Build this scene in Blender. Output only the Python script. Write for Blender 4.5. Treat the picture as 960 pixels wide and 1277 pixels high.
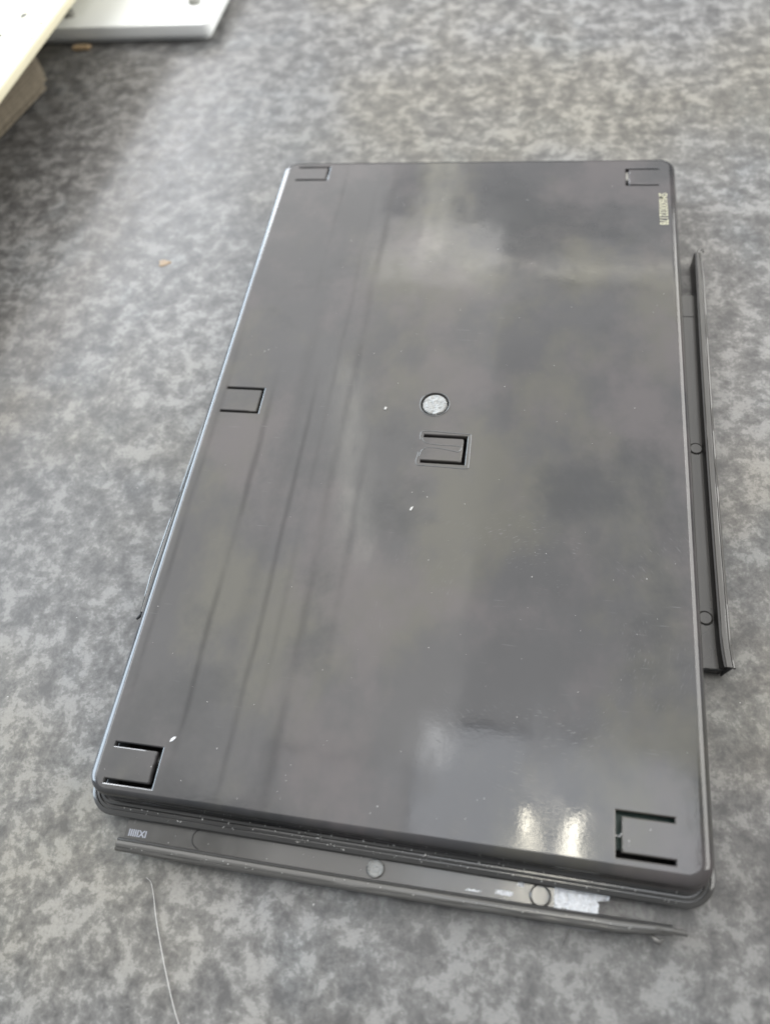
import bpy, bmesh, math, random
from mathutils import Vector, Matrix, noise
from mathutils.geometry import delaunay_2d_cdt
random.seed(7)
MM = 0.001
for o in list(bpy.data.objects): bpy.data.objects.remove(o)
SC = bpy.context.scene
COL = SC.collection

# ------------------------------------------------------------------ camera
cam = bpy.data.cameras.new('camera'); co = bpy.data.objects.new('camera', cam); COL.objects.link(co)
ax = ((0.98232396, -0.07056514, 0.17337878), (0.1460271, 0.86837056, -0.47392896), (-0.11711417, 0.49086977, 0.86332563))
m = Matrix([list(r) for r in ax]).to_4x4(); m.translation = (0.13692283, -0.02228647, 0.25354866)
co.matrix_world = m
cam.sensor_fit = 'VERTICAL'; cam.sensor_height = 9.0; cam.sensor_width = 6.76
cam.lens = 932.465 / 1277 * 9.0
cam.clip_start = 0.01; cam.clip_end = 30
cam.dof.use_dof = True; cam.dof.focus_distance = 0.285; cam.dof.aperture_fstop = 1.6
SC.camera = co

# ------------------------------------------------------------------ light
W = bpy.data.worlds.new('World'); SC.world = W; W.use_nodes = True
W.node_tree.nodes['Background'].inputs[0].default_value = (0.95, 0.96, 1.0, 1)
W.node_tree.nodes['Background'].inputs[1].default_value = 0.32

def area(name, x, y, z, sx, sy, L, col=(1, 1, 1), aim=None, rz=0.0):
    """rectangular lamp of radiance about L"""
    l = bpy.data.lights.new(name, 'AREA'); l.shape = 'RECTANGLE'; l.size = sx; l.size_y = sy
    l.energy = L * math.pi * sx * sy; l.color = col
    o = bpy.data.objects.new(name, l); COL.objects.link(o); o.location = (x, y, z)
    if aim: o.rotation_euler = (Vector(aim) - Vector((x, y, z))).to_track_quat('-Z', 'Y').to_euler()
    else: o.rotation_euler = (0, 0, rz)
    return o
H = 2.0
area('reflection_fill_left',   -1.59, 1.90, H, 2.08, 3.4, 2.05, (1.0, 0.985, 0.96))  # added unseen panel; this run of panels shapes the cover's reflections
area('reflection_fill_middle', -0.28, 1.55, H+.02, 0.55, 2.3, 2.05, (1.0, 0.98, 0.94))  # added; fills the middle of the cover's reflection
area('reflection_fill_far',    0.35, 3.35, H, 2.2, 2.0, 1.15, (1.0, 0.99, 0.98))  # added; dim panel for the darker far reflection
area('reflection_fill_band', 0.45, 2.36, H-.05, 1.3, 0.12, 1.9, (1.0, 0.95, 0.80))  # added for the warm band reflected across the cover
area('reflection_fill_right',  1.14, 1.42, H, 2.3, 1.80, 1.45, (1.0, 0.99, 0.97))  # added; dimmer panel for the right of the reflection
area('reflection_fill_strip',  -0.30, 2.85, H-.05, 0.11, 0.9, 1.8, (1.0, 0.97, 0.80))  # added for the yellowish band reflected on the cover
area('reflection_fill_diag',   -0.46, 1.40, H-.06, 0.09, 0.85, 1.6, (1.0, 0.98, 0.86), rz=0.22)  # added for the pale diagonal band reflected on the cover
area('reflection_fill_near', -0.325, 0.06, H+.01, 0.44, 0.66, 1.9, (1.0, 0.98, 0.96))  # added to fill a dark gap in the cover's reflection
area('overhead_lamp_panel',  0.30, 0.18, H+.05, 0.80, 0.66, 2.9, (0.93, 0.96, 1.0))
area('overhead_lamp_tube',   0.228, 0.14, H-.05, 0.032, 0.30, 20, (1.0, 0.93, 0.74))
area('overhead_lamp_tube',   0.343, 0.13, H-.05, 0.045, 0.32, 20, (1.0, 0.94, 0.78))
area('window_lamp_left',   -2.4, 1.75, 0.85, 4.5, 1.5, 9.0, (0.72, 0.86, 1.0), aim=(0, 1.75, 0.5))
area('window_lamp_back',   -1.95, 3.5, 1.75, 0.75, 0.9, 11.0, (0.92, 0.95, 1.0), aim=(-.12, .39, 0))
area('window_lamp_right',   2.3, 1.5, 1.45, 3.6, 1.1, 4.5, (1.0, 0.99, 0.95), aim=(0, 1.5, .5))

area('rim_fill_right', 1.75, 1.5, 1.9, 0.14, 3.4, 11.0, (1.0, 0.99, 0.95))  # added to put a highlight on the cover's right rim
area('rim_fill_left', -1.75, 1.5, 1.75, 0.20, 3.2, 9.0, (0.92, 0.96, 1.0))  # added to widen the highlight on the cover's left rim
SC.render.engine = 'CYCLES'
SC.view_settings.view_transform = 'Standard'; SC.view_settings.look = 'None'
SC.view_settings.gamma = 1.0; SC.view_settings.exposure = 0.48; SC.view_settings.use_curve_mapping = False

# ------------------------------------------------------------------ node helpers
class NT:
    def __init__(s, name):
        s.m = bpy.data.materials.new(name); s.m.use_nodes = True; s.t = s.m.node_tree
        s.b = s.t.nodes['Principled BSDF']; s.tc = s.t.nodes.new('ShaderNodeTexCoord')
    def n(s, typ, **kw):
        n = s.t.nodes.new(typ)
        for k, v in kw.items(): setattr(n, k, v)
        return n
    def link(s, a, b): s.t.links.new(a, b)
    def put(s, sock, v):
        if isinstance(v, (int, float)): sock.default_value = v
        elif isinstance(v, tuple): sock.default_value = v if len(v) == 4 or sock.type == 'VECTOR' else (*v, 1)
        else: s.link(v, sock)
    def coord(s, scale=(1, 1, 1), rot=0, loc=(0, 0, 0)):
        mp = s.n('ShaderNodeMapping'); s.link(s.tc.outputs['Object'], mp.inputs[0])
        mp.inputs['Scale'].default_value = scale; mp.inputs['Rotation'].default_value = (0, 0, rot); mp.inputs['Location'].default_value = loc
        return mp.outputs[0]
    def noise(s, vec, scale, detail=4, rough=.55, dist=0):
        n = s.n('ShaderNodeTexNoise'); s.put(n.inputs['Vector'], vec)
        n.inputs['Scale'].default_value = scale; n.inputs['Detail'].default_value = detail
        n.inputs['Roughness'].default_value = rough; n.inputs['Distortion'].default_value = dist
        return n.outputs[0]
    def math(s, op, a, b=0, clamp=False):
        n = s.n('ShaderNodeMath', operation=op, use_clamp=clamp); s.put(n.inputs[0], a); s.put(n.inputs[1], b); return n.outputs[0]
    def ramp(s, f, a, b, lo=0, hi=1, smooth=True):
        n = s.n('ShaderNodeMapRange'); n.interpolation_type = 'SMOOTHSTEP' if smooth else 'LINEAR'
        s.put(n.inputs[0], f)
        for i, v in enumerate((a, b, lo, hi)): n.inputs[i+1].default_value = v
        return n.outputs[0]
    def mix(s, f, a, b, mode='MIX'):
        n = s.n('ShaderNodeMix', data_type='RGBA', blend_type=mode); s.put(n.inputs[0], f); s.put(n.inputs[6], a); s.put(n.inputs[7], b); return n.outputs[2]
    def bump(s, h, dist, strength=1, normal=None):
        n = s.n('ShaderNodeBump'); n.inputs['Strength'].default_value = strength; n.inputs['Distance'].default_value = dist
        s.put(n.inputs['Height'], h)
        if normal is not None: s.link(normal, n.inputs['Normal'])
        return n.outputs[0]
    def sep(s, vec):
        n = s.n('ShaderNodeSeparateXYZ'); s.link(vec, n.inputs[0]); return n.outputs

def simple(name, col, rough=.5, nscale=400, namp=.12, bump=.00005, **kw):
    k = NT(name); c = k.coord()
    f = k.noise(c, nscale, 4)
    lo = tuple(v*(1-namp) for v in col); hi = tuple(min(1, v*(1+namp)) for v in col)
    k.put(k.b.inputs['Base Color'], k.mix(f, lo, hi))
    k.b.inputs['Roughness'].default_value = rough
    if bump: k.link(k.bump(f, bump), k.b.inputs['Normal'])
    for a, v in kw.items(): k.b.inputs[a].default_value = v
    return k.m

def table_material():
    k = NT('mottled_laminate')
    c = k.coord()
    warp = k.n('ShaderNodeTexNoise'); k.link(c, warp.inputs['Vector']); warp.inputs['Scale'].default_value = 60; warp.inputs['Detail'].default_value = 3
    sub = k.n('ShaderNodeVectorMath', operation='MULTIPLY_ADD'); k.link(warp.outputs[1], sub.inputs[0])
    sub.inputs[1].default_value = (.005, .005, 0); k.link(c, sub.inputs[2])
    wc = sub.outputs[0]
    big = k.noise(c, 9, 3, .5)
    mid = k.noise(wc, 95, 8, .68)
    fine = k.noise(wc, 330, 8, .75)
    grain = k.noise(c, 1500, 3, .7)
    a = k.math('ADD', k.math('MULTIPLY', mid, .62), k.math('MULTIPLY', fine, .38))
    a = k.math('ADD', a, k.math('MULTIPLY', k.math('SUBTRACT', big, .5), .10))
    flakes = k.math('MULTIPLY', k.ramp(a, .500, .570), k.ramp(k.noise(c, 900, 4, .7), .30, .55, .55, 1))
    base = k.ramp(a, .40, .52)
    col = k.mix(base, (.068, .066, .065), (.122, .119, .115))
    col = k.mix(k.math('MULTIPLY', flakes, .85), col, (.222, .218, .210))
    # large brownish lamp tint put into the colour, then a bluish drift
    tint = k.noise(k.coord(loc=(3.1, 1.7, 0)), 5.5, 3, .55)
    col = k.mix(k.ramp(tint, .45, .65), col, k.mix(1.0, col, (1.05, 1.0, .88), 'MULTIPLY'))
    t2 = k.noise(k.coord(loc=(9, 4, 0)), 22, 4, .6)
    col = k.mix(k.ramp(t2, .5, .7, 0, .6), col, k.mix(1.0, col, (.94, 1.0, 1.05), 'MULTIPLY'))
    col = k.mix(k.ramp(grain, .3, .7, 0, .5), col, k.mix(1.0, col, (.78, .78, .78), 'MULTIPLY'))
    # worn spot in front right: fine straight scratches
    sc1 = k.noise(k.coord((1, .05, 1), .12), 2600, 2, .6)
    sc2 = k.noise(k.coord((.05, 1, 1), .5), 2200, 2, .6)
    scr = k.math('MAXIMUM', k.ramp(sc1, .67, .76), k.ramp(sc2, .70, .78))
    patch = k.ramp(k.noise(k.coord(loc=(1.3, 0, 0)), 11, 3), .46, .62)
    scr = k.math('MULTIPLY', scr, patch)
    col = k.mix(k.math('MULTIPLY', scr, .35), col, (.33, .33, .33))
    wear = k.noise(k.coord(loc=(2.2, 6.1, 0)), 3.2, 5, .6)
    g = k.ramp(wear, .36, .64, .80, 1.04); gc = k.n('ShaderNodeCombineColor')
    for q in range(3): k.link(g, gc.inputs[q])
    col = k.mix(1.0, col, gc.outputs[0], 'MULTIPLY')
    k.put(k.b.inputs['Base Color'], col)
    k.put(k.b.inputs['Roughness'], k.ramp(fine, .3, .7, .32, .50)); k.b.inputs['Specular IOR Level'].default_value = .4
    n1 = k.bump(k.noise(c, 420, 4, .6), .00010, .6)
    k.link(k.bump(scr, .00003, .5, n1), k.b.inputs['Normal'])
    return k.m

def plastic_material(name, base=(.028, .0275, .0285), cover=False, lo=.035, hi=.15):
    k = NT(name); c = k.coord()
    X, Y, Z = k.sep(c)
    smudge = k.noise(k.coord(loc=(.3, .1, 0)), 22, 6, .65, .1)
    smear = k.noise(k.coord((1, .35, 1), .3), 60, 4, .65)
    col = k.mix(k.noise(k.coord(loc=(5, 5, 0)), 14, 4, .55), tuple(v*.62 for v in base), tuple(v*1.5 for v in base))
    if cover:
        pa = k.noise(k.coord((1, .7, 1), 0, (7, 3, 0)), 15, 5, .62, 0)
        col = k.mix(k.ramp(pa, .46, .64, 0, .85), col, (.050, .047, .036))
        pb = k.noise(k.coord((1, .8, 1), 0, (1, 8, 0)), 18, 5, .62, 0)
        col = k.mix(k.ramp(pb, .46, .66, 0, .85), col, (.052, .045, .045))
        pc = k.noise(k.coord((1, 1, 1), 0, (4, 6, 0)), 13, 6, .62, .15)
        col = k.mix(k.ramp(pc, .50, .66, 0, .8), col, (.014, .015, .016))
    rough = k.ramp(smudge, .34, .68, lo, hi)
    rough = k.math('ADD', rough, k.ramp(smear, .5, .75, 0, .12))
    wav = k.noise(c, 19, 3, .5)
    nrm = k.bump(wav, .00038 if cover else .0005, .5)
    peel = k.noise(c, 700, 3, .6)
    if cover:
        # dark wavering lines running along the length
        wob = k.math('MULTIPLY', k.math('SUBTRACT', k.noise(k.coord((1, .4, 1)), 30, 4, .6), .5), .0045)
        xx = k.math('ADD', X, wob)
        tot = None
        for x0, w, a, y0, y1 in ((.0050, .0011, .75, .02, .20), (.0272, .0013, .95, .018, .168), (.0352, .0011, .75, .235, .315), (.0400, .0030, .35, .05, .22),
                                 (.0462, .0012, .80, .008, .17), (.0535, .0012, .40, .01, .31), (.0622, .0018, .60, .00, .325), (.0745, .0015, .40, .03, .17), (.0850, .003, .22, .20, .33)):
            g = k.math('MULTIPLY', k.math('ABSOLUTE', k.math('SUBTRACT', xx, x0)), .55/w)
            g = k.ramp(g, 0, 1, a, 0)
            g = k.math('MULTIPLY', g, k.math('MULTIPLY', k.ramp(Y, y0-.02, y0+.02), k.ramp(Y, y1-.02, y1+.03, 1, 0)))
            tot = g if tot is None else k.math('MAXIMUM', tot, g)
        tot = k.math('MULTIPLY', tot, k.ramp(k.noise(k.coord((1, .25, 1), 0, (2, 2, 0)), 70, 4, .6), .3, .6, .25, 1))
        col = k.mix(k.math('MULTIPLY', tot, .38), col, tuple(v*.25 for v in base))
        rough = k.math('ADD', rough, k.math('MULTIPLY', tot, .10))
        k.put(k.b.inputs['Specular IOR Level'], k.ramp(tot, 0, 1, .5, .36))
        # wiped scratches: bundles of fine curved lines lower right
        ang = k.n('ShaderNodeTexGradient', gradient_type='SPHERICAL')
        cc = k.sep(k.coord(loc=(-.150, -.075, 0)))
        r = k.math('SQRT', k.math('ADD', k.math('MULTIPLY', cc[0], cc[0]), k.math('MULTIPLY', cc[1], cc[1])))
        th = k.math('ARCTAN2', cc[1], cc[0])
        cv = k.n('ShaderNodeCombineXYZ'); k.link(k.math('MULTIPLY', r, 1.0), cv.inputs[0]); k.link(k.math('MULTIPLY', th, .004), cv.inputs[1])
        s1 = k.ramp(k.noise(cv.outputs[0], 2400, 2, .6), .62, .72)
        s1 = k.math('MULTIPLY', s1, k.ramp(k.noise(k.coord(loc=(.7, .2, 0)), 28, 3), .50, .66))
        s1 = k.math('MULTIPLY', s1, k.ramp(r, .075, .03, 0, 1) if False else k.ramp(r, .05, .085, 1, 0))
        s2 = k.ramp(k.noise(k.coord((.04, 1, 1), 1.1), 1500, 2, .6), .68, .76)
        s2 = k.math('MULTIPLY', s2, k.ramp(k.noise(k.coord(loc=(4.7, .9, 0)), 20, 3), .54, .68))
        s3 = k.ramp(k.noise(k.coord((.05, 1, 1), -.35), 1300, 2, .6), .69, .77)
        s3 = k.math('MULTIPLY', s3, k.ramp(k.noise(k.coord(loc=(8.7, 2.9, 0)), 20, 3), .54, .68))
        scr = k.math('MAXIMUM', s1, k.math('MAXIMUM', s2, s3))
        col = k.mix(k.math('MULTIPLY', scr, .5), col, (.16, .16, .16))
        rough = k.math('ADD', rough, k.math('MULTIPLY', scr, .12))
        nrm = k.bump(scr, .00002, .6, nrm)
    k.put(k.b.inputs['Base Color'], col); k.put(k.b.inputs['Roughness'], rough)
    k.link(k.bump(peel, .000012, .6, nrm), k.b.inputs['Normal'])
    k.b.inputs['IOR'].default_value = 1.52
    return k.m

M_table = table_material()
M_cover = plastic_material('dark_cover_plastic', cover=True)
M_tray = plastic_material('dark_tray_plastic', (.042, .041, .039), lo=.08, hi=.20)
M_strip = plastic_material('dark_strip_plastic', (.058, .056, .052), lo=.08, hi=.24)
M_wall = simple('reflection_dark_wall', (.010, .010, .010), .35)  # strip plastic with the wall's dark reflection put into the colour
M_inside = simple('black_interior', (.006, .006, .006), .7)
M_print = simple('faded_yellow_print', (.34, .325, .23), .5, 900, .25)
M_emboss = simple('pale_embossed_mark', (.30, .31, .35), .35, 900, .2)
M_gate = simple('pale_rough_plastic', (.27, .27, .26), .25, 500, .6, .0022)  # pale grey, strongly bumped plastic of the gate mark and rough boss
M_ridge = simple('glossy_ridge', (.085, .085, .083), .22, 300, .15)
M_green = simple('dark_green_board', (.010, .040, .030), .45)
M_white = simple('white_plastic', (.86, .88, .87), .45, 60, .02)
M_foot = simple('grey_stub', (.30, .30, .27), .6)
M_cream = simple('cream_sheet', (.66, .615, .45), .6, 25, .06)
M_spot = simple('dark_speck', (.07, .065, .05), .8)
M_brown = simple('brown_card', (.20, .17, .125), .85, 200, .35, .0006)
M_dust = simple('pale_dust', (.42, .41, .39), .7, 500, .2)
M_shard = simple('burr_and_glint', (.60, .61, .64), .18, 700, .6, .0012)  # pale flake colour, also the glint painted on the torn band
M_fibre = simple('pale_fibre', (.42, .41, .39), .6)
M_orange = simple('orange_stain', (.25, .18, .11), .5, 300, .4)
M_darkfib = simple('dark_fibre', (.03, .028, .026), .6)

# ------------------------------------------------------------------ object helpers
def link_mesh(name, verts, faces, mat, parent=None, smooth=True, angle=35, flat_z=None, loc=(0, 0, 0), rz=0):
    me = bpy.data.meshes.new(name); me.from_pydata([tuple(v) for v in verts], [], faces); me.validate(); me.update()
    me.materials.append(mat)
    if smooth:
        me.shade_smooth(); me.set_sharp_from_angle(angle=math.radians(angle))
        if flat_z is not None:
            for p in me.polygons:
                if all(abs(me.vertices[i].co.z-flat_z) < 1e-6 for i in p.vertices): p.use_smooth = False
    o = bpy.data.objects.new(name, me); COL.objects.link(o); o.location = loc; o.rotation_euler = (0, 0, rz)
    if parent: o.parent = parent
    return o
def tag(o, label=None, cat=None, group=None, kind=None):
    if label: o['label'] = label
    if cat: o['category'] = cat
    if group: o['group'] = group
    if kind: o['kind'] = kind
    return o
def thing(name, label, cat, loc=(0, 0, 0), rz=0, group=None):
    o = bpy.data.objects.new(name, None); COL.objects.link(o); o.location = loc; o.rotation_euler = (0, 0, rz); o.empty_display_size = .01
    return tag(o, label, cat, group)

def rrect(x0, x1, y0, y1, r, n=8):
    """rounded rectangle, counter clockwise, with extra points on the sides"""
    pts = []
    for cx, cy, a0 in ((x1-r, y0+r, -90), (x1-r, y1-r, 0), (x0+r, y1-r, 90), (x0+r, y0+r, 180)):
        for i in range(n+1):
            a = math.radians(a0 + 90*i/n); pts.append((cx+r*math.cos(a), cy+r*math.sin(a)))
    out = []
    for i, p in enumerate(pts):
        q = pts[(i+1) % len(pts)]; out.append(p)
        d = math.dist(p, q)
        if d > .02:
            k = int(d/.010)
            for j in range(1, k): out.append((p[0]+(q[0]-p[0])*j/k, p[1]+(q[1]-p[1])*j/k))
    return out
def loft(rings, verts, faces):
    """rings of equal length -> quads; returns the index of the first vertex"""
    base = len(verts); n = len(rings[0])
    for r in rings: verts.extend(r)
    for i in range(len(rings)-1):
        for j in range(n):
            a = base+i*n+j; b = base+i*n+(j+1) % n
            faces.append((a, b, b+n, a+n))
    return base
def tube(path, rad, seg=8, taper=None):
    v, f = [], []
    n = len(path)
    for i, p in enumerate(path):
        p = Vector(p); a = Vector(path[max(0, i-1)]); b = Vector(path[min(n-1, i+1)])
        t = (b-a).normalized(); up = Vector((0, 0, 1))
        if abs(t.z) > .9: up = Vector((0, 1, 0))
        s = t.cross(up).normalized(); u = s.cross(t)
        r = rad*(taper(i/(n-1)) if taper else 1)
        for k in range(seg):
            an = 2*math.pi*k/seg; v.append(p + s*math.cos(an)*r + u*math.sin(an)*r)
    for i in range(n-1):
        for k in range(seg):
            a = i*seg+k; b = i*seg+(k+1) % seg; f.append((a, b, b+seg, a+seg))
    f.append(tuple(range(seg-1, -1, -1))); f.append(tuple((n-1)*seg+k for k in range(seg)))
    return v, f
def smooth_path(pts, n=8):
    out = []
    P = [Vector(p) for p in pts]; P = [P[0]*2-P[1]] + P + [P[-1]*2-P[-2]]
    for i in range(1, len(P)-2):
        for j in range(n):
            t = j/n; a, b, c, d = P[i-1:i+3]
            out.append(.5*((2*b)+(-a+c)*t+(2*a-5*b+4*c-d)*t*t+(-a+3*b-3*c+d)*t**3))
    out.append(P[-2]); return out
def box(x0, x1, y0, y1, z0, z1, bev=.0004):
    bm = bmesh.new(); bmesh.ops.create_cube(bm, size=1)
    for v in bm.verts: v.co = Vector(((x0+x1)/2+v.co.x*(x1-x0), (y0+y1)/2+v.co.y*(y1-y0), (z0+z1)/2+v.co.z*(z1-z0)))
    bmesh.ops.bevel(bm, geom=list(bm.edges), offset=bev, segments=2, affect='EDGES')
    v = [tuple(q.co) for q in bm.verts]; f = [tuple(q.index for q in p.verts) for p in bm.faces]; bm.free(); return v, f
def text_mesh(name, s, size, mat, parent, loc, rz, extrude, sx=1.0, bold=0):
    c = bpy.data.curves.new(name, 'FONT'); c.body = s; c.size = size; c.extrude = extrude; c.offset = bold
    o = bpy.data.objects.new('tmp', c); COL.objects.link(o)
    bpy.context.view_layer.update()
    me = bpy.data.meshes.new_from_object(o.evaluated_get(bpy.context.evaluated_depsgraph_get()))
    bpy.data.objects.remove(o); me.name = name
    for v in me.vertices: v.co.x *= sx
    me.materials.clear(); me.materials.append(mat)
    t = bpy.data.objects.new(name, me); COL.objects.link(t); t.parent = parent; t.location = loc; t.rotation_euler = (0, 0, rz)
    return t

TZ = -20*MM      # table top
# ------------------------------------------------------------------ countertop
bm = bmesh.new()
v, f = box(-1.3, 1.1, -.8, 1.9, TZ-.03, TZ, .002)
tag(link_mesh('countertop', v, f, M_table), kind='structure')

# ------------------------------------------------------------------ the cover
cover = thing('moulded_cover', 'large dark glossy plastic cover on top of the stack, with U-shaped slots', 'cover')
LX0, LX1, LY0, LY1 = -2.3*MM, 203*MM, .6*MM, 332.3*MM
def warp(p, inset):
    x, y = p; t = max(0, 1 - y/.045)
    return (x, y - t*max(0, x/.2)*(2.6*MM)*max(0, 1-inset/.0048))
def ring(inset, z, rc):
    r = max(rc-inset, .0012)
    return [(*warp(p, inset), z) for p in rrect(LX0+inset, LX1-inset, LY0+inset*.45, LY1-inset*.8, r)]
prof = [(.0016, -8.4), (.0004, -8.5), (0, -8.2), (.0, -7.6), (.0004, -7.2), (.0006, -6.9), (.0007, -5.2), (.0008, -3.0)]
R = .0040
for i in range(1, 13):
    a = math.pi/2*i/12
    prof.append((.0008+R*(1-math.cos(a)), -3.0+3.0*math.sin(a)))
prof = [(a, z*MM) for a, z in prof]
prof.append((.0008+R+.0003, 0))
V, F = [], []
rings = [ring(a, z, .0085) for a, z in prof]
b = loft(rings, V, F); nr = len(rings[0]); top_ring = [b+(len(rings)-1)*nr+i for i in range(nr)]
F = [tuple(f) for f in F]

# U shaped slots: (x0, x1, y0, y1, arm widths, end width, opening side)
slots = [(5.4, 22.9, 4.5, 18.1, 1.35, 1.45, 'L', .22), (173.4, 190.9, 4.3, 17.7, 1.45, 1.75, 'R', .22), (5.7, 23.1, 161.4, 175.0, .85, 1.0, 'L', .1),
         (96.8, 114.8, 141.1, 154.8, 1.1, 1.35, 'L', .25), (7.8, 25.0, 315.6, 326.6, .8, 1.0, 'L', .1), (178.3, 194.0, 310.3, 323.0, .65, 1.3, 'R', .2)]
def upoly(s, g=0):
    x0, x1, y0, y1, a, e, side, j = [q if isinstance(q, str) else q for q in s]
    rnd = random.Random(int(x0*10+y0))
    ch = g
    # drawn for an opening on the left, mirrored for the right
    ix = x1-e
    pts = [(x0-ch, y0-ch), (x1+ch, y0-ch), (x1+ch, y1+ch), (x0-ch, y1+ch), (x0-ch, y1-a-ch), ]
    inner_top = [(x0+(ix-x0)*t, y1-a-ch) for t in (.33, .66)]
    tip = [(ix-ch, y1-a-ch-.3)] ; tip = [(ix-ch-.35, y1-a-ch)] + [(ix-ch + (rnd.random()-.6)*j, y1-a-ch-.35-(y1-y0-2*a-2*ch-.7)*t) for t in [i/9 for i in range(10)]] + [(ix-ch-.35, y0+a+ch)]
    inner_bot = [(x0+(ix-x0)*t, y0+a+ch) for t in (.66, .33)]
    pts += inner_top + tip + inner_bot + [(x0-ch, y0+a+ch)]
    if side == 'R': pts = [(x0+x1-x, y) for x, y in pts][::-1]
    return [(x*MM, y*MM) for x, y in pts]
def inside(p, poly):
    c = False; n = len(poly)
    for i in range(n):
        a, b = poly[i], poly[(i+1) % n]
        if (a[1] > p[1]) != (b[1] > p[1]) and p[0] < (b[0]-a[0])*(p[1]-a[1])/(b[1]-a[1])+a[0]: c = not c
    return c
pts2, edges2, idx2, holes = [], [], [], []
def add_loop(ids):
    s = len(pts2)
    for i in ids: pts2.append(Vector(V[i][:2])); idx2.append(i)
    for k in range(len(ids)): edges2.append((s+k, s+(k+1) % len(ids)))
add_loop(top_ring)
for s in slots:
    P0 = upoly(s, .45); P1 = upoly(s, .13); P2 = upoly(s, 0)
    n = len(P0)
    rr = [[(*p, 0) for p in P0], [(*p, -.16*MM) for p in P1], [(*p, -.42*MM) for p in P2], [(*p, -2.0*MM) for p in P2]]
    b = loft(rr, V, F); add_loop([b+i for i in range(n)]); holes.append(P0)
# root lines of the tabs so that each tab can be split off
for s in slots:
    x0, x1, y0, y1, a, e, side, j = s
    xr = (x0-.45 if side == 'L' else x1+.45)*MM
    ia = [i for i, q in enumerate(pts2) if abs(q.x-xr) < 1e-6 and abs(q.y-(y0+a+.45)*MM) < 1e-6]
    ib = [i for i, q in enumerate(pts2) if abs(q.x-xr) < 1e-6 and abs(q.y-(y1-a-.45)*MM) < 1e-6]
    edges2.append((ia[0], ib[0]))
GX, GY, GR = 99.5*MM, 170.7*MM, 6.0*MM
circ = lambda r, z, n=40: [(GX+r*math.cos(2*math.pi*i/n), GY+r*math.sin(2*math.pi*i/n), z) for i in range(n)]
b = loft([circ(GR+.55*MM, 0), circ(GR+.3*MM, .09*MM), circ(GR, .05*MM), circ(GR-.2*MM, -.3*MM), circ(GR-.2*MM, -1.2*MM)], V, F)
add_loop([b+i for i in range(40)]); holes.append([p[:2] for p in circ(GR+.55*MM, 0)])
res = delaunay_2d_cdt(pts2, edges2, [], 0, 1e-9)
vc, _, fc, ov = res[0], res[1], res[2], res[3]
mp = [idx2[o[0]] if o else None for o in ov]
outer = [V[i][:2] for i in top_ring]
for t in fc:
    c = (sum(vc[i].x for i in t)/3, sum(vc[i].y for i in t)/3)
    if any(inside(c, h) for h in holes) or not inside(c, outer): continue
    if any(mp[i] is None for i in t): continue
    F.append(tuple(mp[i] for i in t))
# sort faces: tab or shell
def in_tab(c, s):
    x0, x1, y0, y1, a, e, side, j = s
    if side == 'L': xa, xb = x0-.46, x1-e/2
    else: xa, xb = x0+e/2, x1+.46
    return xa*MM < c[0] < xb*MM and (y0+a/2)*MM < c[1] < (y1-a/2)*MM
groups = {k: [] for k in range(-1, len(slots))}
for f in F:
    c = [sum(V[i][k] for i in f)/len(f) for k in range(3)]
    g = -1
    for k, s in enumerate(slots):
        if in_tab(c, s):
            # the closed ends of the two arms belong to the shell
            x0, x1, y0, y1, a = s[:5]
            if (y0+a)*MM-1e-6 <= c[1] <= (y1-a)*MM+1e-6: g = k
    groups[g].append(f)
def sub(faces):
    used = sorted({i for f in faces for i in f}); mpi = {o: n for n, o in enumerate(used)}
    return [V[i] for i in used], [tuple(mpi[i] for i in f) for f in faces]
v, f = sub(groups[-1]); link_mesh('shell', v, f, M_cover, cover, angle=30, flat_z=0)
for k in range(len(slots)):
    v, f = sub(groups[k]); tb = link_mesh('latch_tab', v, f, M_cover, cover, angle=30, flat_z=0)
    if k == 3: centre_tab = tb
# raised outlines round the centre slot and on its tab
def ridge(name, pts, r, parent, mat=M_ridge, n=6):
    v, f = tube([(x*MM, y*MM, z*MM) for x, y, z in smooth_path([(*p, -.08) for p in pts], n)], r*MM, 8)
    return link_mesh(name, v, f, mat, parent)
ridge('raised_outline', [(95.6, 146), (95.4, 140.2), (100, 139.6), (108, 139.4), (115.6, 139.3), (116.5, 141), (116.4, 148), (116.2, 155.0), (115.2, 156.0), (108, 156.2), (98.5, 156.7), (95.6, 155.6), (95.5, 152)], .27, cover)
ridge('raised_outline', [(96.1, 144), (97, 147.0), (99.2, 148.4), (104, 148.3), (109.5, 147.4), (111.6, 147.0), (112.7, 148.2), (112.5, 149.4), (110.5, 149.9), (104, 150.0), (98.6, 150.6), (96.6, 152.2), (96.5, 153)], .24, centre_tab)
link_mesh('gate_ring', *tube([(GX+(GR+.25*MM)*math.cos(a/20*math.pi), GY+(GR+.25*MM)*math.sin(a/20*math.pi), -.02*MM) for a in range(12, 49)], .30*MM, 8), M_ridge, cover)
# flash in the slot at lower right
v, f = tube([(172.6*MM, 9.9*MM, -.5*MM), (173.6*MM, 10.6*MM, -.55*MM), (174.4*MM, 10.2*MM, -.4*MM), (175.3*MM, 11.2*MM, -.3*MM)], .36*MM, 6)
link_mesh('flash_burr', v, f, M_ridge, cover)
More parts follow.
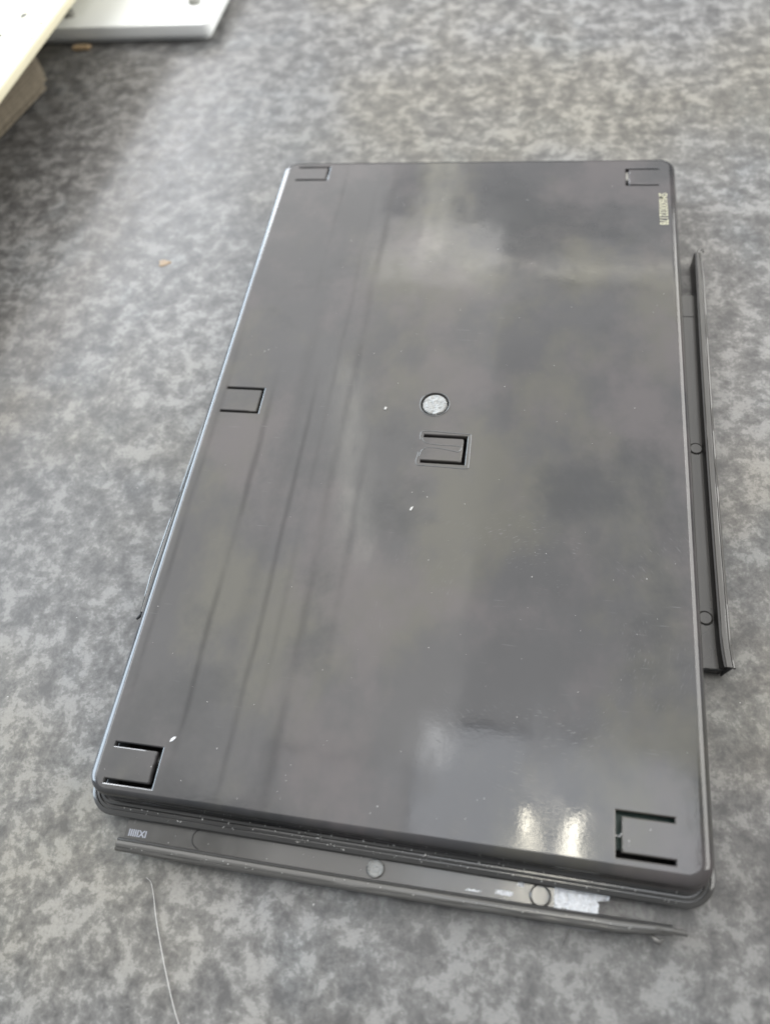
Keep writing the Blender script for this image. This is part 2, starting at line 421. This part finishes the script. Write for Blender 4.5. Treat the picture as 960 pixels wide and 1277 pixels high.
# gate mark
gv, gf = [], []
nR, nS = 12, 40
gv.append((GX, GY, .0))
for i in range(1, nR+1):
    r = (GR-.75*MM)*i/nR
    for j in range(nS):
        a = 2*math.pi*j/nS; x, y = GX+r*math.cos(a), GY+r*math.sin(a)
        z = noise.noise(Vector((x*520, y*900, 0)))*.28*MM + noise.noise(Vector((x*1500, y*2300, 5)))*.14*MM - .05*MM
        if i == nR: z = -.5*MM
        gv.append((x, y, z))
for j in range(nS): gf.append((0, 1+j, 1+(j+1) % nS))
for i in range(nR-1):
    for j in range(nS):
        a = 1+i*nS+j; b2 = 1+i*nS+(j+1) % nS; gf.append((a, a+nS, b2+nS, b2))
gf = [tuple(q) for q in gf]
gate = link_mesh('gate_mark', gv, gf, M_gate, cover, angle=25)
text_mesh('printed_code', 'SM600032178', 5.6*MM, M_print, cover, (193.6*MM, 304.3*MM, .03*MM), -math.pi/2, .03*MM, .70, .00007)

# things inside the cover, seen through the slots
tag(link_mesh('green_board', *box(150*MM, 197*MM, 7*MM, 26*MM, -6.5*MM, -5.3*MM), M_green), 'dark green board hidden inside the stack, glimpsed through the slot nearest the front right corner', 'board')

# ------------------------------------------------------------------ the tray under the cover
tray = thing('moulded_tray', 'shallow dark plastic tray under the glossy cover, its stepped rim showing along the front edge', 'tray', (0, 0, 0))
def tring(inset, z, rc=.0095, sh=0):
    r = max(rc-inset, .001)
    q = rrect(-4.6*MM+inset, 204.9*MM-inset, -4.3*MM+inset, 331*MM-inset, r)
    return [(x, y - max(0, 1-y/.05)*x/.2*1.5*MM, z*MM) for x, y in q]
V2, F2 = [], []
tp = [(.0020, -19.3), (.0012, -19.4), (.0008, -18), (.0002, -13.4), (.0, -12.9), (.0002, -12.5), (.0007, -12.2), (.0015, -12.1), (.0016, -12.9), (.0019, -12.9), (.0020, -11.9), (.0027, -11.8), (.0028, -13.2), (.0033, -13.2), (.0034, -11.5), (.0035, -11.3), (.0043, -11.2), (.0044, -12.6), (.0048, -12.6), (.0049, -10.9), (.0053, -10.8), (.0054, -12.2), (.0057, -12.2), (.0058, -10.4), (.0061, -10.1), (.0095, -10.0), (.0100, -10.4), (.0102, -13), (.03, -13)]
rg = [tring(a, z) for a, z in tp]
b = loft(rg, V2, F2); n = len(rg[0])
link_mesh('rim', V2, F2, M_tray, tray, angle=30)
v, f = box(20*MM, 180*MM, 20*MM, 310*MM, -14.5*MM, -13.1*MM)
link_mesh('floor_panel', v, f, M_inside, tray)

# ------------------------------------------------------------------ strips
def strip(label, loc, u, v_, Lb, Lr, bosses, notch=True, endwall=False, text=False, sag=0):
    """u = length direction, v_ = outward direction; local x runs along, local y outward (mirrored)"""
    t = thing('moulded_strip', label, 'strip', loc)
    U, W_ = Vector(u).normalized(), Vector(v_).normalized()
    def T(x, y, z): 
        p = U*x*MM + W_*y*MM; return (p.x, p.y, z*MM)
    bow = lambda x: sag*math.sin(math.pi*min(1, x/Lr))
    def P(name, poly, z0, z1, mat=M_strip, parent=t, bev=.18):
        bm = bmesh.new(); vs = [bm.verts.new(T(x, y+bow(x), z0)) for x, y in poly]
        fc = bm.faces.new(vs); r = bmesh.ops.extrude_face_region(bm, geom=[fc])
        for q in r['geom']:
            if isinstance(q, bmesh.types.BMVert): q.co.z = z1*MM
        bmesh.ops.recalc_face_normals(bm, faces=bm.faces)
        bmesh.ops.bevel(bm, geom=[e for e in bm.edges if abs(e.verts[0].co.z-z1*MM) < 1e-7 and abs(e.verts[1].co.z-z1*MM) < 1e-7], offset=bev*MM, segments=2, affect='EDGES')
        bmesh.ops.triangulate(bm, faces=[q for q in bm.faces if len(q.verts) > 4])
        vv = [tuple(q.co) for q in bm.verts]; ff = [tuple(q.index for q in p.verts) for p in bm.faces]; bm.free()
        return link_mesh(name, vv, ff, mat, parent, angle=30)
    xs = [Lb*i/24 for i in range(25)]
    if notch: end = [(Lb, -.6), (Lb, -5.2), (Lb+3.4, -5.8), (Lb+3.6, -10.5)]
    else: end = [(Lb, -.6), (Lb, -10.5)]
    P('band', [(x, -.6) for x in xs[:-1]] + end + [(x, -10.5) for x in xs[::-1][1:]], -19.2, -16)
    # profile swept along: thin wall, then rail with a rounded top
    prof = [(-.55, -19.6), (-.5, -12.2), (-.15, -11.3), (.1, -11.15), (1.2, -11.1), (1.75, -11.2), (1.85, -11.75), (2.05, -11.75), (2.15, -11.3), (2.7, -11.5), (3.1, -12.2), (3.2, -13.2), (2.7, -13.2), (2.5, -12.7), (1.2, -12.3), (.5, -12.6), (.4, -19.6)]
    vv, ff = [], []
    N = 90
    for i in range(N+1):
        x = Lr*i/N; k = 1 if x < Lr-16 else max(.62, 1-(x-(Lr-16))/16*.38)
        fl = .8*max(0, 1-x/12)**2 if endwall else 0
        for (y, z) in prof:
            vv.append(T(x, -.5+(y+.5)*k + bow(x) + fl, z+.10*noise.noise(Vector((x*.08, y, 3)))))
    n = len(prof)
    for i in range(N):
        for j in range(n):
            a = i*n+j; c = i*n+(j+1) % n; ff.append((a, c, c+n, a+n))
    ff.append(tuple(range(n))); ff.append(tuple(N*n+j for j in range(n))[::-1])
    bm = bmesh.new(); bv = [bm.verts.new(q) for q in vv]
    for q in ff: bm.faces.new([bv[i] for i in q])
    bmesh.ops.recalc_face_normals(bm, faces=bm.faces); bmesh.ops.triangulate(bm, faces=[q for q in bm.faces if len(q.verts) > 4])
    vv = [tuple(q.co) for q in bm.verts]; ff = [tuple(q.index for q in p.verts) for p in bm.faces]; bm.free()
    link_mesh('rail', vv, ff, M_strip, t, angle=40)
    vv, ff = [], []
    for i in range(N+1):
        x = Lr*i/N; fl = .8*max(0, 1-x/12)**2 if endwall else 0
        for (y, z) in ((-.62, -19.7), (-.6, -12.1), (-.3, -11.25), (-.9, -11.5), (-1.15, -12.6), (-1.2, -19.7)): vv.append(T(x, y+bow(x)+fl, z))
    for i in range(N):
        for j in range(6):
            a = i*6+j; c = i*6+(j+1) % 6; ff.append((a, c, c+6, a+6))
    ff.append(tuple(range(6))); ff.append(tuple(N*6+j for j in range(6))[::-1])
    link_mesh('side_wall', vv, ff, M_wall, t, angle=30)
    # bosses
    for bx, by, br, rough in bosses:
        N2 = 28
        rr = []
        for r, z in ((br+.35, -16.02), (br+.2, -16.5), (br-.05, -16.5)): pass
        vv, ff = [], []
        cc = [[T(bx+r*math.cos(2*math.pi*i/N2), by+bow(bx)+r*math.sin(2*math.pi*i/N2), z) for i in range(N2)] for r, z in ((br+.05, -16.2), (br, -15.55), (br-.25, -15.35), (br-.45, -15.6), (br*.5, -15.65), (.05, -15.62))]
        loft(cc, vv, ff)
        link_mesh('boss', vv, ff, M_gate if rough else M_strip, t, angle=40)
        a = link_mesh('boss_groove', *tube([T(bx+(br+.2)*math.cos(q), by+bow(bx)+(br+.2)*math.sin(q), -16.02) for q in [math.radians(d) for d in range(-40, 200, 12)]], .14*MM, 6), M_inside, t)
    if text:
        text_mesh('embossed_mark', 'IIIIIXI', 3.1*MM, M_emboss, t, T(1.2, -2.2, -15.97), 0, .04*MM, 1.0, .00006)
    if endwall:
        vv, ff = tube([T(-.2, -6.2, -16.3), T(.2, -5.2, -16), T(.0, -3.5, -15.7), T(-.1, -.5, -15), T(-.3, 2.0, -13.4)], .45*MM, 8); link_mesh('broken_edge', vv, ff, M_inside, t)
        vv, ff = tube([T(-1.6, -.1, -16.8), T(-.6, .6, -15.6), T(0, 1.5, -13.6), T(.9, 2.9, -12.6), T(1.3, 3.9, -12.6)], .6*MM, 8, lambda q: .5+.9*math.sin(math.pi*q)); link_mesh('broken_edge', vv, ff, M_inside, t)
    return t, T, P

s1, T1, P1 = strip('long dark plastic strip in front of the stack, torn patch with a painted white glint on its band', (10.6*MM, -11.9*MM, 0), (1, -.001, 0), (0, -1, 0), 159.7, 181,
              [(88.9, -4.6, 2.75, True), (142.0, -4.0, 3.2, False)], text=True, sag=.6)
# recessed groove outline with round end
gp = [T1(x, y, -15.98) for x, y in [(84, -8.3), (60, -8.3), (40, -8.2), (28.5, -8.0), (25.5, -6.8), (24.6, -4.8), (25.3, -2.6), (27.6, -1.2)]]
link_mesh('groove_line', *tube(smooth_path(gp, 5), .16*MM, 6), M_inside, s1)
# torn patch by the band's end, its highlight painted white
bm = bmesh.new()
pl = [(146.5, -1.3), (160, -.9), (159.7, -4.9), (163.2, -5.6), (163.3, -10.2), (158, -10.3), (147, -9.9), (146.3, -7)]
def patch(name, poly, T, mat, parent, z, amp, step=.8):
    xs = [p[0] for p in poly]; ys = [p[1] for p in poly]
    nx = int((max(xs)-min(xs))/step)+1; ny = int((max(ys)-min(ys))/step)+1
    vv, ff, ok = [], [], {}
    for i in range(nx+1):
        for j in range(ny+1):
            x = min(xs)+(max(xs)-min(xs))*i/nx; y = min(ys)+(max(ys)-min(ys))*j/ny
            zz = z+amp*(.5+noise.noise(Vector((x*.9, y*.9, 1)))+.5*noise.noise(Vector((x*2.3, y*2.3, 4))))
            ok[(i, j)] = len(vv); vv.append(T(x, y+.25, zz))
    for i in range(nx):
        for j in range(ny):
            x = min(xs)+(max(xs)-min(xs))*(i+.5)/nx; y = min(ys)+(max(ys)-min(ys))*(j+.5)/ny
            if inside((x+random.uniform(-.25, .25), y+random.uniform(-.25, .25)), poly):
                ff.append((ok[i, j], ok[i+1, j], ok[i+1, j+1], ok[i, j+1])[::-1])
    bmx = bmesh.new(); bv = [bmx.verts.new(q) for q in vv]
    for q in ff: bmx.faces.new([bv[i] for i in q])
    bmesh.ops.delete(bmx, geom=[q for q in bmx.verts if not q.link_faces], context='VERTS')
    bmx.normal_update()
    if sum(q.normal.z for q in bmx.faces) < 0: bmesh.ops.reverse_faces(bmx, faces=bmx.faces)
    bmx.verts.index_update()
    vv = [tuple(q.co) for q in bmx.verts]; ff = [tuple(q.index for q in p.verts) for p in bmx.faces]; bmx.free()
    return link_mesh(name, vv, ff, mat, parent, angle=20)
patch('torn_glint_patch', pl, T1, M_shard, s1, -15.95, .22, .3)['label'] = 'torn patch beside the round boss, its white glint painted in'
for x0, y0, w, h in ((131, -3.0, 6.5, 1.5), (121, -2.4, 5, .8), (136.0, -6.2, 2.6, 1.6)):
    p_ = [(x0+w*.5*math.cos(a)*random.uniform(.7, 1.1), y0+h*.5*math.sin(a)*random.uniform(.6, 1.2)) for a in [i*math.pi/7 for i in range(14)]]
    patch('torn_glint_patch', p_, T1, M_shard, s1, -15.97, .12, .25)  # small torn spots left of the boss, glint painted white
# burr near the rail's tip
vv, ff = tube([T1(174.5, 2.3, -13), T1(175.8, 3.6, -13), T1(177.2, 4.0, -13.2), T1(178.4, 3.2, -13.1)], .75*MM, 8, lambda q: .6+.6*math.sin(math.pi*q)); link_mesh('burr', vv, ff, M_strip, s1)
vv, ff = tube([T1(176, .3, -12), T1(180, .5, -12.1), T1(183.5, .6, -12.2), T1(185.2, .7, -12.3)], 1.0*MM, 8, lambda q: 1-.25*q); link_mesh('tip', vv, ff, M_strip, s1)

s2, T2, P2 = strip('dark plastic strip along the right side of the stack, snapped at its near end', (211.6*MM, 71.5*MM, 0), (.004, 1, 0), (1, 0, 0), 181.5, 205,
              [(19.5, -4.2, 2.6, False), (94.5, -3.6, 2.6, False)], notch=False, endwall=True, sag=-.7)
vv, ff = tube([T2(168, y, -15.98) for y in (-9, -5, -1)], .16*MM, 6); link_mesh('groove_line', vv, ff, M_inside, s2)
vv, ff = tube([T2(203, .5, -12), T2(206, .8, -12), T2(208, 1.6, -12.2), T2(208.3, 2.8, -12.4), T2(206.5, 3.3, -12.6)], .7*MM, 8, lambda q: 1-.4*q); link_mesh('curled_tip', vv, ff, M_strip, s2)
s3, T3, P3 = strip('dark plastic strip almost hidden under the left side of the stack', (-1.0*MM, 276*MM, 0), (-.0245, -1, 0), (-1, 0, 0), 175, 206,
              [(30, -4.2, 2.6, False)], notch=False, sag=0)
vv, ff = tube([T3(203, .3, -13), T3(206.5, 1.4, -13.2), T3(208.5, 3.0, -13.6)], 1.1*MM, 8, lambda q: 1-.6*q); link_mesh('flared_tip', vv, ff, M_inside, s3)

# thin shaving under the front strip
pl = [(148, -12.6), (163, -12.6), (176, -13.1), (176.5, -14.0), (170, -16.0), (163.6, -16.2), (158, -15.4)]
def flatpiece(name, pts, z, th, mat):
    n = len(pts); v = [(x*MM, y*MM, z*MM) for x, y in pts] + [(x*MM, y*MM, (z+th)*MM) for x, y in pts]
    f = [tuple(range(n))[::-1], tuple(range(n, 2*n))] + [(i, (i+1) % n, (i+1) % n+n, i+n) for i in range(n)]
    if sum(pts[i][0]*pts[(i+1) % n][1]-pts[(i+1) % n][0]*pts[i][1] for i in range(n)) < 0: f = [q[::-1] for q in f]
    return link_mesh(name, v, f, mat, smooth=False)
M_film = simple('thin_grey_shaving', (.10, .10, .10), .3)
tag(flatpiece('plastic_shaving', pl, -20, .5, M_film), 'thin grey plastic shaving poking out from under the front strip', 'shaving')

# ------------------------------------------------------------------ small things on the counter
hp = smooth_path([(21.0, -21.5, -19.7), (23.2, -22.8, -19.6), (25.6, -27.0, -19.5), (28.6, -33.5, -19.4), (34.9, -45, -19.4), (41.2, -55.5, -19.5), (46.5, -63, -19.7), (52, -72, -19.7)], 8)
v, f = tube([q*MM for q in hp], .15*MM, 6, lambda q: .35+.65*min(1, q*2))
tag(link_mesh('fibre', v, f, M_fibre), 'long pale fibre curving over the counter at the bottom left of the photo', 'fibre')
cp = smooth_path([(165.2, -13.4, -19.85), (163.0, -15.4, -19.85), (161.6, -18.0, -19.85), (160.0, -22.0, -19.85)], 6)
v, f = tube([q*MM for q in cp], .13*MM, 5, lambda q: 1-.6*q)
tag(link_mesh('dark_hair', v, f, M_darkfib), 'short dark hair on the counter running out from the front strip', 'hair')
v = []; f = []
N = 14
for k, (r, z) in enumerate(((1, -19.98), (.9, -19.7), (.5, -19.55), (.05, -19.5))):
    for i in range(N):
        a = 2*math.pi*i/N; w = r*(1+.25*math.sin(3*a+1)+.1*math.sin(5*a))
        v.append(((-63.1+3.4*w*math.cos(a))*MM, (273.7+2.6*w*math.sin(a))*MM, z*MM))
for k in range(3):
    for i in range(N): a = k*N+i; b2 = k*N+(i+1) % N; f.append((a, b2, b2+N, a+N))
tag(link_mesh('orange_blob', v, f, M_orange), 'small dull orange blob stuck on the counter left of the stack', 'blob')

# specks
def specks(name, n, place, size, mat, label, cat):
    v, f = [], []
    for i in range(n):
        x, y, z = place(i); s = random.uniform(*size); k = random.choice((3, 4, 5)); a0 = random.random()*6
        st = random.uniform(1, 2.2); b0 = len(v); h = random.uniform(.3, .8)*s
        for j in range(k):
            a = a0+2*math.pi*j/k; px, py = s*st*math.cos(a)*random.uniform(.6, 1), s*math.sin(a)*random.uniform(.6, 1)
            c, q = math.cos(a0*3), math.sin(a0*3)
            v.append(((x+px*c-py*q)*MM, (y+px*q+py*c)*MM, (z)*MM))
        v.append((x*MM, y*MM, (z+h)*MM))
        for j in range(k): f.append((b0+j, b0+(j+1) % k, b0+k))
    o = link_mesh(name, v, f, mat, smooth=False); tag(o, label, cat, kind='stuff'); return o
specks('dust', 150, lambda i: (random.uniform(4, 196), 4+316*random.random()**1.4,   .01), (.06, .20), M_dust, 'fine pale dust scattered over the glossy cover', 'dust')
def ledge(i):
    x = random.gauss(95, 42) if i % 3 else random.uniform(5, 195)
    x = min(196, max(4, x)); y = random.uniform(-3.6, .4)-x/200*1.4
    return (x, y, -12.0 if y < -1.9-x/200*1.4 else -10.9)
specks('shavings', 130, ledge, (.08, .30), M_dust, 'tiny pale plastic crumbs along the front rim of the tray', 'crumbs')
specks('grit', 60, lambda i: (random.uniform(12, 180), random.uniform(-15.5, -2.5), -15.95 if i % 2 else -10.9) if i % 2 else (random.uniform(12, 180), random.uniform(-14.2, -12.8), -10.9), (.08, .22), M_dust, 'tiny pale crumbs on the strip in front of the stack', 'crumbs')
specks('counter_grit', 150, lambda i: (random.uniform(-150, 260), random.uniform(-60, 380), -19.99), (.08, .30), M_dust, 'sparse pale grit over the counter', 'grit')
chip = [(24.7, 20.3), (25.4, 20.6), (26.3, 21.6), (26.6, 22.4), (25.9, 22.2), (25.0, 21.6)]
tag(flatpiece('white_flake', chip, .02, .25, M_shard), 'tiny bright flake on the cover beside the slot nearest the front left corner', 'flake')
for pts, lab in (([(95.5, 118.4), (95.9, 119.6), (96.9, 120.2), (96.6, 119.4), (96.2, 118.3)], 'tiny curled white shaving on the cover just below the centre slot'),
                 ([(78.2, 166.6), (78.6, 167.9), (79.3, 167.6), (79.0, 166.4)], 'tiny white crumb on the cover left of the round gate mark')):
    tag(flatpiece('crumb', pts, .02, .3, M_dust), lab, 'crumb')

# ------------------------------------------------------------------ white plate at the far left
plate = thing('white_plate', 'white plastic plate with small stubs lying on the counter behind the stack', 'plate', (-92.5*MM, 489*MM, 0), math.radians(-1.5))
bmv = []
def slab(x0, x1, y0, y1, z0, z1, r, bev):
    V_, F_ = [], []
    rr = [[(x, y, z*MM) for x, y in rrect((x0+i)*MM, (x1-i)*MM, (y0+i)*MM, (y1-i)*MM, (r-i)*MM, 6)] for i, z in ((.0, z0), (0, z1-bev), (bev*.3, z1-bev*.3), (bev, z1))]
    b_ = loft(rr, V_, F_); n_ = len(rr[0]); F_.append(tuple(b_+3*n_+i for i in range(n_))); F_.append(tuple(b_+i for i in range(n_))[::-1]); return V_, F_
link_mesh('plate_body', *slab(-190, 0, 0, 130, -15.5, -8, 6, 1.2), M_white, plate, angle=30)
link_mesh('lower_rim', *slab(-186, -4, 4, 126, -20, -15.6, 4, .6), M_white, plate, angle=30)
for x, y in ((-18, 27), (-110.5, 16)):
    vv, ff = [], []
    loft([[((x+r*math.cos(a))*MM, (y+r*.8*math.sin(a))*MM, z*MM) for a in [2*math.pi*i/16 for i in range(16)]] for r, z in ((5, -8.2), (4.4, -5.5), (3.6, -4.6), (2.4, -4.8), (.1, -6.5))], vv, ff)
    link_mesh('stub', vv, ff, M_foot, plate)
tag(link_mesh('tan_scrap', *box(-198*MM, -184*MM, 484*MM, 489*MM, TZ, TZ+2.5*MM, .001), simple('tan_scrap', (.45, .33, .2), .8)), 'small tan scrap on the counter at the near edge of the white plate', 'scrap')

# ------------------------------------------------------------------ cream panel on a brown box, far left
panel = thing('cream_panel', 'cream coloured panel with dark specks jutting in at the top left corner', 'panel', (-165*MM, 420*MM, 0), math.radians(-3.8))
link_mesh('sheet', *slab(-420, 0, -320, 330, 25, 30, 5, 2.0), M_cream, panel, angle=30)
V_, F_ = [], []
rnd = random.Random(3)
def dot(x, y, r):
    b_ = len(V_); n_ = 9
    for k in range(n_):
        a = 2*math.pi*k/n_; q = r*rnd.uniform(.6, 1.2); V_.append(((x+q*math.cos(a))*MM, (y+q*1.4*math.sin(a))*MM, 30.05*MM))
    F_.append(tuple(range(b_, b_+n_)))
for i in range(60):
    dot(-rnd.uniform(4, 200), rnd.uniform(-120, 160), rnd.uniform(.8, 2.1))
for x, y, r in ((-4, -13, 1.6), (-5, 3, 1.5), (-22, 12, 2.6), (-28, -10, 1.9), (-40, 50, 2.1)): dot(x, y, r)
link_mesh('speck', V_, F_, M_spot, panel, smooth=False)['kind'] = 'stuff'
bx = thing('brown_box', 'brown woven-looking box standing under the cream panel at the left edge', 'box', (-196*MM, 446*MM, 0), math.radians(-13))
link_mesh('box_body', *box(-.40, 0, -.28, .0, TZ, 16*MM, .006), M_brown, bx)
for i in range(11):
    z = -17.5+i*2.7
    link_mesh('rib', *box(-.001, .0008, -.27, -.01, z*MM, (z+1.7)*MM, .0005), M_brown, bx)
